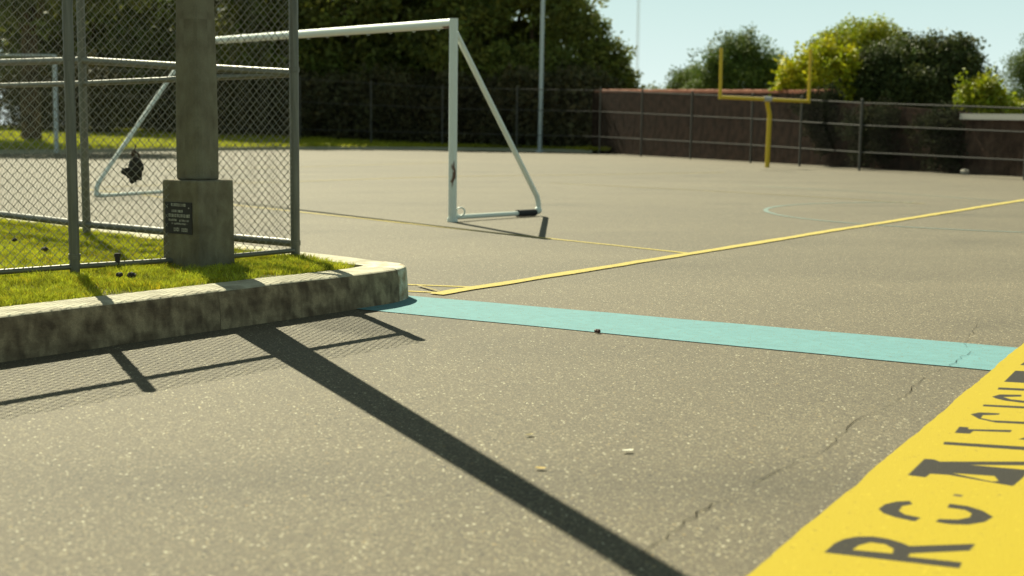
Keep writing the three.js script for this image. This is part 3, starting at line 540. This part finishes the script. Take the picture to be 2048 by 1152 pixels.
{
  const mW = new THREE.MeshPhysicalMaterial({ map: concreteTex([58, 43, 35], [30, 22, 18], 0.4, 61), bumpMap: bumpSmall, bumpScale: 0.02, roughness: 1, specularIntensity: 0.08 });
  const wallGeo = (x0, z0, x1, z1, h0, h1, th) => { const L = Math.hypot(x1 - x0, z1 - z0), n = Math.round(L / 1.2), s = new THREE.Shape(); s.moveTo(0, -0.1); s.lineTo(L, -0.1); s.lineTo(L, h1); s.lineTo(0, h0); s.closePath(); const g = new THREE.ExtrudeGeometry(s, { depth: th, bevelEnabled: false }); g.rotateY(-Math.atan2(z1 - z0, x1 - x0)); g.translate(x0, 0, z0); void n; const u = g.attributes.uv; for (let i = 0; i < u.count; i++) u.setXY(i, u.getX(i) / 2.6, u.getY(i) / 2.6); return g; };
  const W = [[4.35, -69.7, 3.2], [11.2, -46.8, 2.55]], W2 = [[11.2, -46.8, 2.3], [13.6, -38.9, 1.8]], W3 = [[13.6, -38.9, 1.60], [17.6, -27, 1.42]];
  const t = thing('garden_wall', 'long brown wall with reddish tile coping behind the football goal post', 'wall', [4.35, 0, -69.7]);
  part('wall_panel', wallGeo(W[0][0], W[0][1], W[1][0], W[1][1], W[0][2], W[1][2], 0.22), mW, t);
  part('wall_panel', wallGeo(W2[0][0], W2[0][1], W2[1][0], W2[1][1], W2[0][2], W2[1][2], 0.22), mW, t);
  const R = rng(23), tiles = [], L = Math.hypot(W[1][0] - W[0][0], W[1][1] - W[0][1]), ry = -Math.atan2(W[1][1] - W[0][1], W[1][0] - W[0][0]);
  for (let k = 0; k < L / 0.26; k++) { const s = (k + 0.5) * 0.26 / L, g = new THREE.CylinderGeometry(0.12, 0.135, 0.42, 8, 1, false, 0, Math.PI); g.rotateX(Math.PI / 2); g.rotateY(0); g.rotateZ(Math.PI / 2); g.rotateY(ry); g.translate(W[0][0] + (W[1][0] - W[0][0]) * s + 0.08, W[0][2] + (W[1][2] - W[0][2]) * s + 0.0 + 0.02 * R(), W[0][1] + (W[1][1] - W[0][1]) * s); tiles.push(g); }
  const tl = part('coping_tiles', merge(tiles), std({ color: lin(0.30, 0.10, 0.05), roughness: 0.8, side: THREE.DoubleSide }), t); tl.userData.kind = 'stuff';
  const u = thing('boundary_wall', 'low brown wall with pale flat coping slab at the right edge', 'wall', [13.6, 0, -38.9]);
  part('wall_panel', wallGeo(W3[0][0] , W3[0][1], W3[1][0], W3[1][1], W3[0][2], W3[1][2], 0.24), new THREE.MeshPhysicalMaterial({ map: concreteTex([84, 66, 56], [52, 40, 34], 0.4, 63), bumpMap: bumpSmall, bumpScale: 0.02, roughness: 1, specularIntensity: 0.1 }), u);
  const c = wallGeo(W3[0][0] - 0.06, W3[0][1] + 0.02, W3[1][0] - 0.06, W3[1][1], 0.17, 0.17, 0.4); const p = c.attributes.position, LL = W3[1][1] - W3[0][1]; for (let i = 0; i < p.count; i++) { const s = (p.getZ(i) - W3[0][1]) / LL; p.setY(i, Math.max(0, p.getY(i)) + W3[0][2] + (W3[1][2] - W3[0][2]) * s + 0.002); }
  c.computeVertexNormals(); part('coping', c, std({ color: lin(0.42, 0.40, 0.36), roughness: 0.9 }), u);
}
{ const g = lumpGeo(6.1, 0.10, 1.3, 0.9, 1); g.translate(13.0, 0.08, -37.6); single('stone', g, std({ color: lin(0.34, 0.31, 0.26), roughness: 0.9 }), 'small pale stone at the foot of the far fence on the right', 'stone', [13.0, 0, -37.6]); }

// ---------------------------------------------------------------- trees and shrubs
function clumpGeo(seed, n, rad, len, wid) {
  const R = rng(seed), P = [], I = [];
  const v = V(), ax = V(), d = V(), s = V(), nn_ = V();
  for (let k = 0; k < n; k++) {
    v.set(R() - 0.5, R() - 0.5, R() - 0.5).normalize().multiplyScalar(rad * Math.cbrt(R()));
    d.set(R() - 0.5, R() * 0.8 - 0.55, R() - 0.5).normalize(); s.set(R() - 0.5, R() - 0.5, R() - 0.5).cross(d).normalize(); nn_.crossVectors(d, s);
    const l = len * (0.7 + 0.6 * R()), w = wid * (0.7 + 0.6 * R()), b = P.length / 3;
    const q = (a, c, e) => P.push(v.x + d.x * a + s.x * c + nn_.x * e, v.y + d.y * a + s.y * c + nn_.y * e, v.z + d.z * a + s.z * c + nn_.z * e);
    q(0, 0, 0); q(l * 0.45, w / 2, w * 0.18); q(l * 0.45, -w / 2, w * 0.18); q(l, 0, -l * 0.12);
    I.push(b, b + 1, b + 2, b + 1, b + 3, b + 2);
  }
  void ax;
  const g = new THREE.BufferGeometry(); g.setAttribute('position', new THREE.Float32BufferAttribute(P, 3)); g.setIndex(I); g.computeVertexNormals(); return g;
}
const clumps = { broad: clumpGeo(201, 26, 0.42, 0.19, 0.10), fine: clumpGeo(202, 34, 0.42, 0.15, 0.045), big: clumpGeo(203, 16, 0.42, 0.30, 0.15) };
const mBark = std({ map: dataTex(128, (i, j, o) => { const v = 0.8 + 0.7 * fbm(i * 0.16, j * 0.035, 5, 4); o[0] = 92 * v; o[1] = 74 * v; o[2] = 58 * v; }), roughness: 0.95 });
const mats = {
  shade: leafMat(0.082, 0.105, 0.028, 0.42), murk: leafMat(0.026, 0.031, 0.015, 0.25, 0.9), dark: leafMat(0.13, 0.155, 0.036, 0.45), deep: leafMat(0.095, 0.088, 0.036, 0.4), mid: leafMat(0.18, 0.205, 0.038, 0.48), grey: leafMat(0.13, 0.185, 0.036, 0.42), yellow: leafMat(0.42, 0.44, 0.016, 0.5), bright: leafMat(0.30, 0.34, 0.016, 0.5), pale: leafMat(0.22, 0.26, 0.10, 0.45),
};
for (const m of Object.values(mats)) m.vertexColors = true;
mats.murk.specularIntensity = 0.05;
function scatter(geo, mats_, cols) {      // one mesh of many leaf clumps, tinted per clump
  const p = geo.attributes.position.array, q = geo.attributes.normal.array, x = geo.index.array, nv = p.length / 3, n = mats_.length;
  const P = new Float32Array(n * p.length), N = new Float32Array(n * p.length), K = new Float32Array(n * p.length), I = new Uint32Array(n * x.length), v = V(), w = new THREE.Matrix3();
  for (let i = 0; i < n; i++) {
    w.setFromMatrix4(mats_[i]).multiplyScalar(1 / mats_[i].getMaxScaleOnAxis());
    for (let k = 0; k < nv; k++) { const o = (i * nv + k) * 3; v.fromArray(p, k * 3).applyMatrix4(mats_[i]).toArray(P, o); v.fromArray(q, k * 3).applyMatrix3(w).toArray(N, o); cols[i].toArray(K, o); }
    for (let k = 0; k < x.length; k++) I[i * x.length + k] = x[k] + i * nv;
  }
  const g = new THREE.BufferGeometry(); g.setAttribute('position', new THREE.BufferAttribute(P, 3)); g.setAttribute('normal', new THREE.BufferAttribute(N, 3)); g.setAttribute('color', new THREE.BufferAttribute(K, 3)); g.setIndex(new THREE.BufferAttribute(I, 1)); return g;
}
function plant(name, label, category, base, blobs, o) {   // blobs: [dx, y, dz, rx, ry, rz, count]
  const t = thing(name, label, category, base, o.group), R = rng(o.seed), M = [], C = [], rad = o.scale ?? 1;
  for (const [dx, y, dz, rx, ry, rz, n] of blobs) for (let i = 0; i < n; i++) {
    const d = V(R() * 2 - 1, R() * 2 - 1, R() * 2 - 1); if (d.lengthSq() > 1 || d.lengthSq() < 0.02) { i--; continue; } d.normalize();
    const lump = 1 + (o.lump ?? 0.3) * 2 * perlin.noise(d.x * 1.9 + dx, d.y * 1.9 + o.seed, d.z * 1.9 + dz), f = (0.4 + 0.62 * Math.pow(R(), 0.55)) * lump;
    const p = V(dx + d.x * rx * f, y + d.y * ry * f, dz + d.z * rz * f); if (p.y < 0.15) p.y = 0.15 + 0.3 * R();
    const s = rad * (0.6 + 0.75 * R());
    M.push(new THREE.Matrix4().compose(p, new THREE.Quaternion().setFromEuler(new THREE.Euler(R() * 6, R() * 6, R() * 6)), V(s, s, s)));
    const k = 0.65 + 0.7 * R(); C.push(lin(k * (0.9 + 0.3 * R()), k, k * 0.95));
  }
  const m = part(name === 'tree' ? 'crown' : 'foliage', scatter(clumps[o.leaf ?? 'broad'], M, C), mats[o.mat], t);
  m.geometry.translate(...rootOf(t).toArray()); void m;
  if (o.trunk) {
    const [th, tr] = o.trunk, g = [pipe([[base[0], base[1] - 0.2, base[2]], [base[0] + 0.05 * tr, base[1] + th * 0.5, base[2]], [base[0] + 0.25 * tr, base[1] + th, base[2]]], tr, 14, 12)];
    const p = g[0].attributes.position; for (let i = 0; i < p.count; i++) { const k = 1 - 0.4 * Math.min(1, Math.max(0, (p.getY(i) - base[1]) / th)); p.setX(i, base[0] + (p.getX(i) - base[0]) * k); p.setZ(i, base[2] + (p.getZ(i) - base[2]) * k); }
    part('trunk', g[0], mBark, t);
    blobs.slice(0, 5).forEach(([dx, y, dz]) => { part('limb', pipe([[base[0] + 0.1 * tr, base[1] + th * 0.75, base[2]], [base[0] + dx * 0.45, base[1] + (th + y) * 0.5, base[2] + dz * 0.45], [base[0] + dx, base[1] + y, base[2] + dz]], tr * 0.33, 10, 7), mBark, t); });
  }
  return t;
}
// dark mass on the left: nine big trees behind the far lawn
const T = (label, x, z, blobs, o) => plant('tree', label, 'tree', [x, 0, z], blobs, { trunk: [3.5, 0.35], group: undefined, ...o });
function bigTree(label, x, z, top, rad, low, o) {      // crown of many separate leaf masses with gaps between them
  const R = rng(o.seed * 977 + 5), blobs = [], n = o.n ?? 16, cy = (top + low) / 2, ry = (top - low) / 2;
  for (let i = 0; i < n; i++) {
    const a = R() * 6.283, u = R() * 2 - 1, k = 0.55 + 0.4 * R(), q = Math.sqrt(1 - u * u), b = rad * (0.30 + 0.14 * R());
    blobs.push([q * Math.cos(a) * rad * k, cy + u * ry * k, q * Math.sin(a) * rad * 0.8 * k, b * 1.25, b * 0.8, b, Math.round((o.per ?? 70) * (0.7 + 0.6 * R()))]);
  }
  return plant('tree', label, 'tree', [x, 0, z], blobs, { trunk: [low + 1, 0.35], leaf: 'big', lump: 0.4, group: 'dark trees behind the far lawn', ...o });
}
bigTree('dark tree behind the far lawn at the left edge', -26.5, -80, 13, 6.5, 2, { seed: 9, mat: 'dark', scale: 1.35, n: 20, per: 85 });
bigTree('big dark tree with a thick sunlit trunk at the far left', -21.2, -57.5, 12, 5.5, 6, { seed: 1, mat: 'dark', trunk: [6.5, 0.46], scale: 1.1, n: 18 });
bigTree('dark tree behind the far lawn left of the near fence post', -19.5, -83, 14, 6.2, 1.5, { seed: 2, mat: 'mid', scale: 1.3, n: 22, per: 85 });
bigTree('dark tree behind the fence between near post and column', -14.5, -86, 14, 6, 2, { seed: 3, mat: 'dark', scale: 1.3, n: 20, per: 80 });
bigTree('broad dark tree behind the concrete column', -9.6, -84, 14.5, 5.8, 1.5, { seed: 4, mat: 'mid', scale: 1.3, n: 22, per: 80 });
bigTree('dark tree behind the crossbar of the soccer goal', -5.2, -82, 14, 5.2, 1.5, { seed: 5, mat: 'dark', scale: 1.2, n: 20, per: 80 });
bigTree('dark tree behind the right post of the soccer goal', -1.6, -80, 13.5, 4.8, 1.2, { seed: 6, mat: 'mid', scale: 1.2, n: 20, per: 80 });
bigTree('tall green tree behind the thin grey pole', 0.9, -78.5, 12, 4.0, 1.2, { seed: 7, mat: 'mid', scale: 1.05, n: 22, per: 75 });
T('dark rounded tree at the right end of the tree mass, before the sky', 4.6, -77, [[0.3, 2.4, 0, 2.2, 1.6, 1.8, 260], [1.7, 2.9, 0, 1.3, 1.0, 1.3, 150], [1.4, 4.2, 0, 1.3, 1.0, 1.3, 150], [0.0, 4.4, 0.6, 1.6, 1.1, 1.4, 170], [0.8, 5.6, 0, 1.3, 0.9, 1.3, 140], [-1.0, 5.8, 0.3, 1.5, 1.1, 1.5, 170], [-0.1, 6.9, -0.2, 1.2, 0.9, 1.2, 120], [-1.5, 7.4, 0, 1.4, 1.0, 1.4, 140], [-2.4, 8.6, 0.2, 1.4, 1.1, 1.4, 130], [-2.8, 4.4, 1.0, 1.4, 1.2, 1.2, 130]], { seed: 8, mat: 'mid', leaf: 'big', scale: 0.8, lump: 0.4 });
// understory along the far fence
[[-24, -70, 'dense dark shrub under the trees at the far left'], [-18.5, -77, 'dense dark shrub behind the near fence post'], [-13.2, -78.5, 'dense dark shrub left of the concrete column'], [-8.8, -78, 'dense dark shrub right of the concrete column'], [-4.8, -77.5, 'dense dark shrub under the goal crossbar'], [-1.2, -76, 'dense dark shrub right of the white goal post'], [1.9, -73.5, 'dense dark shrub behind the thin grey pole'], [2.7, -72.5, 'dense dark shrub where the far wall begins']].forEach(([x, z, l], i) => {
  plant('shrub', l, 'shrub', [x, 0, z], [[0, 1.6, 0, 3.2, 1.9, 1.6, 420], [1.2, 3.2, -0.5, 2.0, 1.2, 1.4, 160], [-1.6, 2.8, 0.3, 1.6, 1.3, 1.2, 150]], { group: 'dark shrubs under the trees along the far fence', seed: 30 + i, mat: 'deep', leaf: i % 2 ? 'big' : 'broad', scale: 1.15, lump: 0.45 });
});
// right-hand trees behind the wall
T('grey green feathery tree above the left end of the far wall', 12.4, -76, [[0, 4.2, 0, 1.7, 1.5, 1.6, 420], [0.4, 5.9, 0, 1.2, 0.9, 1.2, 180], [1.3, 5.2, 0, 1.1, 0.9, 1.0, 180], [-0.7, 5.0, 0.3, 1.0, 0.9, 0.9, 160], [-1.5, 3.5, 0, 1.3, 1.0, 1.2, 200], [0.9, 6.5, 0, 0.5, 0.6, 0.5, 40], [2.6, 3.4, 0, 1.0, 0.9, 0.9, 130], [2.5, 4.9, 0, 1.0, 0.9, 0.9, 130], [3.3, 3.6, 0, 1.0, 1.2, 0.9, 140], [-2.2, 2.9, 0, 0.9, 0.7, 0.9, 100], [-3.2, 2.5, 0, 0.9, 0.5, 0.8, 80], [1.9, 4.1, 0, 1.1, 1.0, 1.0, 210], [1.6, 3.0, 0, 1.3, 0.9, 1.1, 230]], { seed: 11, mat: 'grey', leaf: 'broad', scale: 0.75, lump: 0.65, trunk: [2.6, 0.2] });
T('small round green tree low above the far wall, left of the football upright', 11.0, -82, [[0, 3.6, 0, 1.4, 1.6, 1.4, 600], [-1.3, 2.8, 0, 1.2, 0.9, 1.2, 300]], { seed: 12, mat: 'grey', scale: 0.75, trunk: [2.2, 0.18] });
T('yellow leaved tree leaning over the wall behind the right football upright', 11.5, -50.5, [[0, 3.1, 0, 1.2, 1.0, 1.1, 520], [0.5, 3.9, 0, 1.0, 0.7, 0.9, 300], [0.4, 2.3, 0, 0.9, 0.6, 0.9, 230], [-0.9, 3.0, 0.1, 0.55, 0.55, 0.6, 120]], { seed: 13, mat: 'yellow', leaf: 'big', scale: 0.6, lump: 0.45, trunk: [2.4, 0.13] });
T('bright green topped tree rising highest among the right hand trees', 15.9, -61, [[0, 4.9, 0, 1.8, 1.3, 1.6, 800], [0.9, 4.6, 0, 1.5, 1.2, 1.4, 500], [-1.0, 4.1, 0, 1.2, 1.0, 1.2, 400]], { seed: 14, mat: 'bright', scale: 0.75, trunk: [3, 0.22] });
T('large dark round tree above the wall right of the football goal', 15.3, -51, [[0, 3.0, 0, 2.2, 1.6, 1.8, 1100], [-1.2, 2.6, 0, 1.6, 1.5, 1.5, 700], [1.5, 3.1, 0, 1.5, 1.3, 1.4, 650], [0.6, 4.1, 0, 1.3, 0.8, 1.2, 420], [2.0, 4.2, 0, 0.6, 0.7, 0.6, 150], [2.4, 2.0, 0, 1.2, 0.9, 1.2, 350], [-1.4, 3.9, 0.3, 0.9, 0.6, 0.8, 170]], { seed: 15, mat: 'shade', scale: 0.72, trunk: [2, 0.25] });
plant('shrub', 'yellow green big leaved shrub on the wall between dark tree and right edge', 'shrub', [15.9, 0, -44.5], [[0, 2.5, 0, 0.55, 0.55, 0.5, 110], [0.5, 2.1, 0, 0.6, 0.35, 0.5, 80], [-0.4, 2.0, 0, 0.6, 0.6, 0.5, 100], [0, 1.0, 0, 0.5, 0.9, 0.5, 100]], { seed: 16, mat: 'bright', leaf: 'big', scale: 0.55, lump: 0.6 });
T('spiky grey green tree cut by the right edge', 20.1, -51, [[-0.2, 3.6, 0, 0.8, 1.2, 0.8, 300], [0, 3.4, 0, 1.0, 1.3, 1, 420], [-0.5, 2.2, 0, 1.0, 0.8, 1, 330], [0.2, 1.6, 0, 1.5, 0.8, 1, 330], [0.4, 4.7, 0, 0.5, 0.8, 0.5, 160]], { seed: 17, mat: 'grey', leaf: 'fine', scale: 0.62, lump: 0.7, trunk: [2.4, 0.16] });
[[10.9, -46.5, 'dark shrub against the wall just right of the football post', 'murk', 0.7, 1.7], [12.0, -43, 'dark shrub hanging over the wall under the large round tree', 'murk', 1.1, 1.2], [13.1, -39.6, 'dark shrub at the wall left of the pale coping', 'murk', 0.8, 1.0]].forEach(([x, z, l, m, r, y], i) => {
  plant('shrub', l, 'shrub', [x, 0, z], [[0, y + 0.3, 0, r, 0.6, r, 260], [0.2, y - 0.5, 0.2, r * 0.8, 0.6, r * 0.8, 200]], { group: 'dark shrubs against the brown wall', seed: 50 + i, mat: m, scale: 0.55, lump: 0.55 });
});
[[9.9, -88, 'low pale green bush above the wall at the gap of sky'], [12.2, -90, 'low pale green bush behind the small round tree']].forEach(([x, z, l], i) => plant('shrub', l, 'shrub', [x, 0, z], [[0, 2.6, 0, 2.4, 1.3, 1.4, 500]], { group: 'pale bushes above the wall', seed: 60 + i, mat: 'pale', scale: 0.8 }));
plant('hedge', 'dark foliage closing the gaps behind the far trees', 'hedge', [-8, 0, -97], [[-16, 5, 0, 8, 6, 2, 1100], [-4, 5, 0, 8, 6, 2, 1100], [5, 4, 0, 6, 4.6, 2, 800]], { seed: 70, mat: 'deep', scale: 2.2 });

// ---------------------------------------------------------------- fallen leaves and grit
function leafBit(x, z, y, len, wid, curl, ry, mat, label) {
  const g = new THREE.PlaneGeometry(len, wid, 8, 4), p = g.attributes.position;
  for (let i = 0; i < p.count; i++) { const u = p.getX(i) / len * 2, k = Math.sqrt(Math.max(0, 1 - u * u)); p.setY(i, p.getY(i) * (0.1 + 0.9 * k)); p.setZ(i, curl * (u * u + 4 * (p.getY(i) / wid) ** 2)); }
  g.rotateX(-Math.PI / 2); g.rotateY(ry); g.translate(x, y, z); g.computeVertexNormals(); single('fallen_leaf', g, mat, label, 'leaf', [x, 0, z], 'fallen leaves on the asphalt');
}
const bit = (r, g, b) => std({ color: lin(r, g, b), roughness: 0.8, side: THREE.DoubleSide });
leafBit(0.406, -4.393, 0.007, 0.040, 0.02, 0.004, 0.3, bit(0.8, 0.76, 0.62), 'pale dry leaf lying on the open asphalt right of the column shadow');
leafBit(0.10, -4.15, 0.006, 0.038, 0.02, 0.003, -0.2, bit(0.42, 0.29, 0.07), 'yellow leaf lying flat close to the column shadow');
leafBit(0.07, -4.62, 0.006, 0.036, 0.018, 0.003, 0.6, bit(0.28, 0.23, 0.10), 'faint yellow leaf beyond the other yellow leaf by the column shadow');
{ const g = lumpGeo(2.2, 0.014, 1.3, 0.8, 1); g.translate(0.473, 0.014, -7.068); single('seed_pod', g, std({ color: lin(0.06, 0.02, 0.015), roughness: 0.7 }), 'small dark red seed pod on the edge of the turquoise band', 'seed pod', [0.473, 0, -7.068]); }

renderer.render(scene, camera);
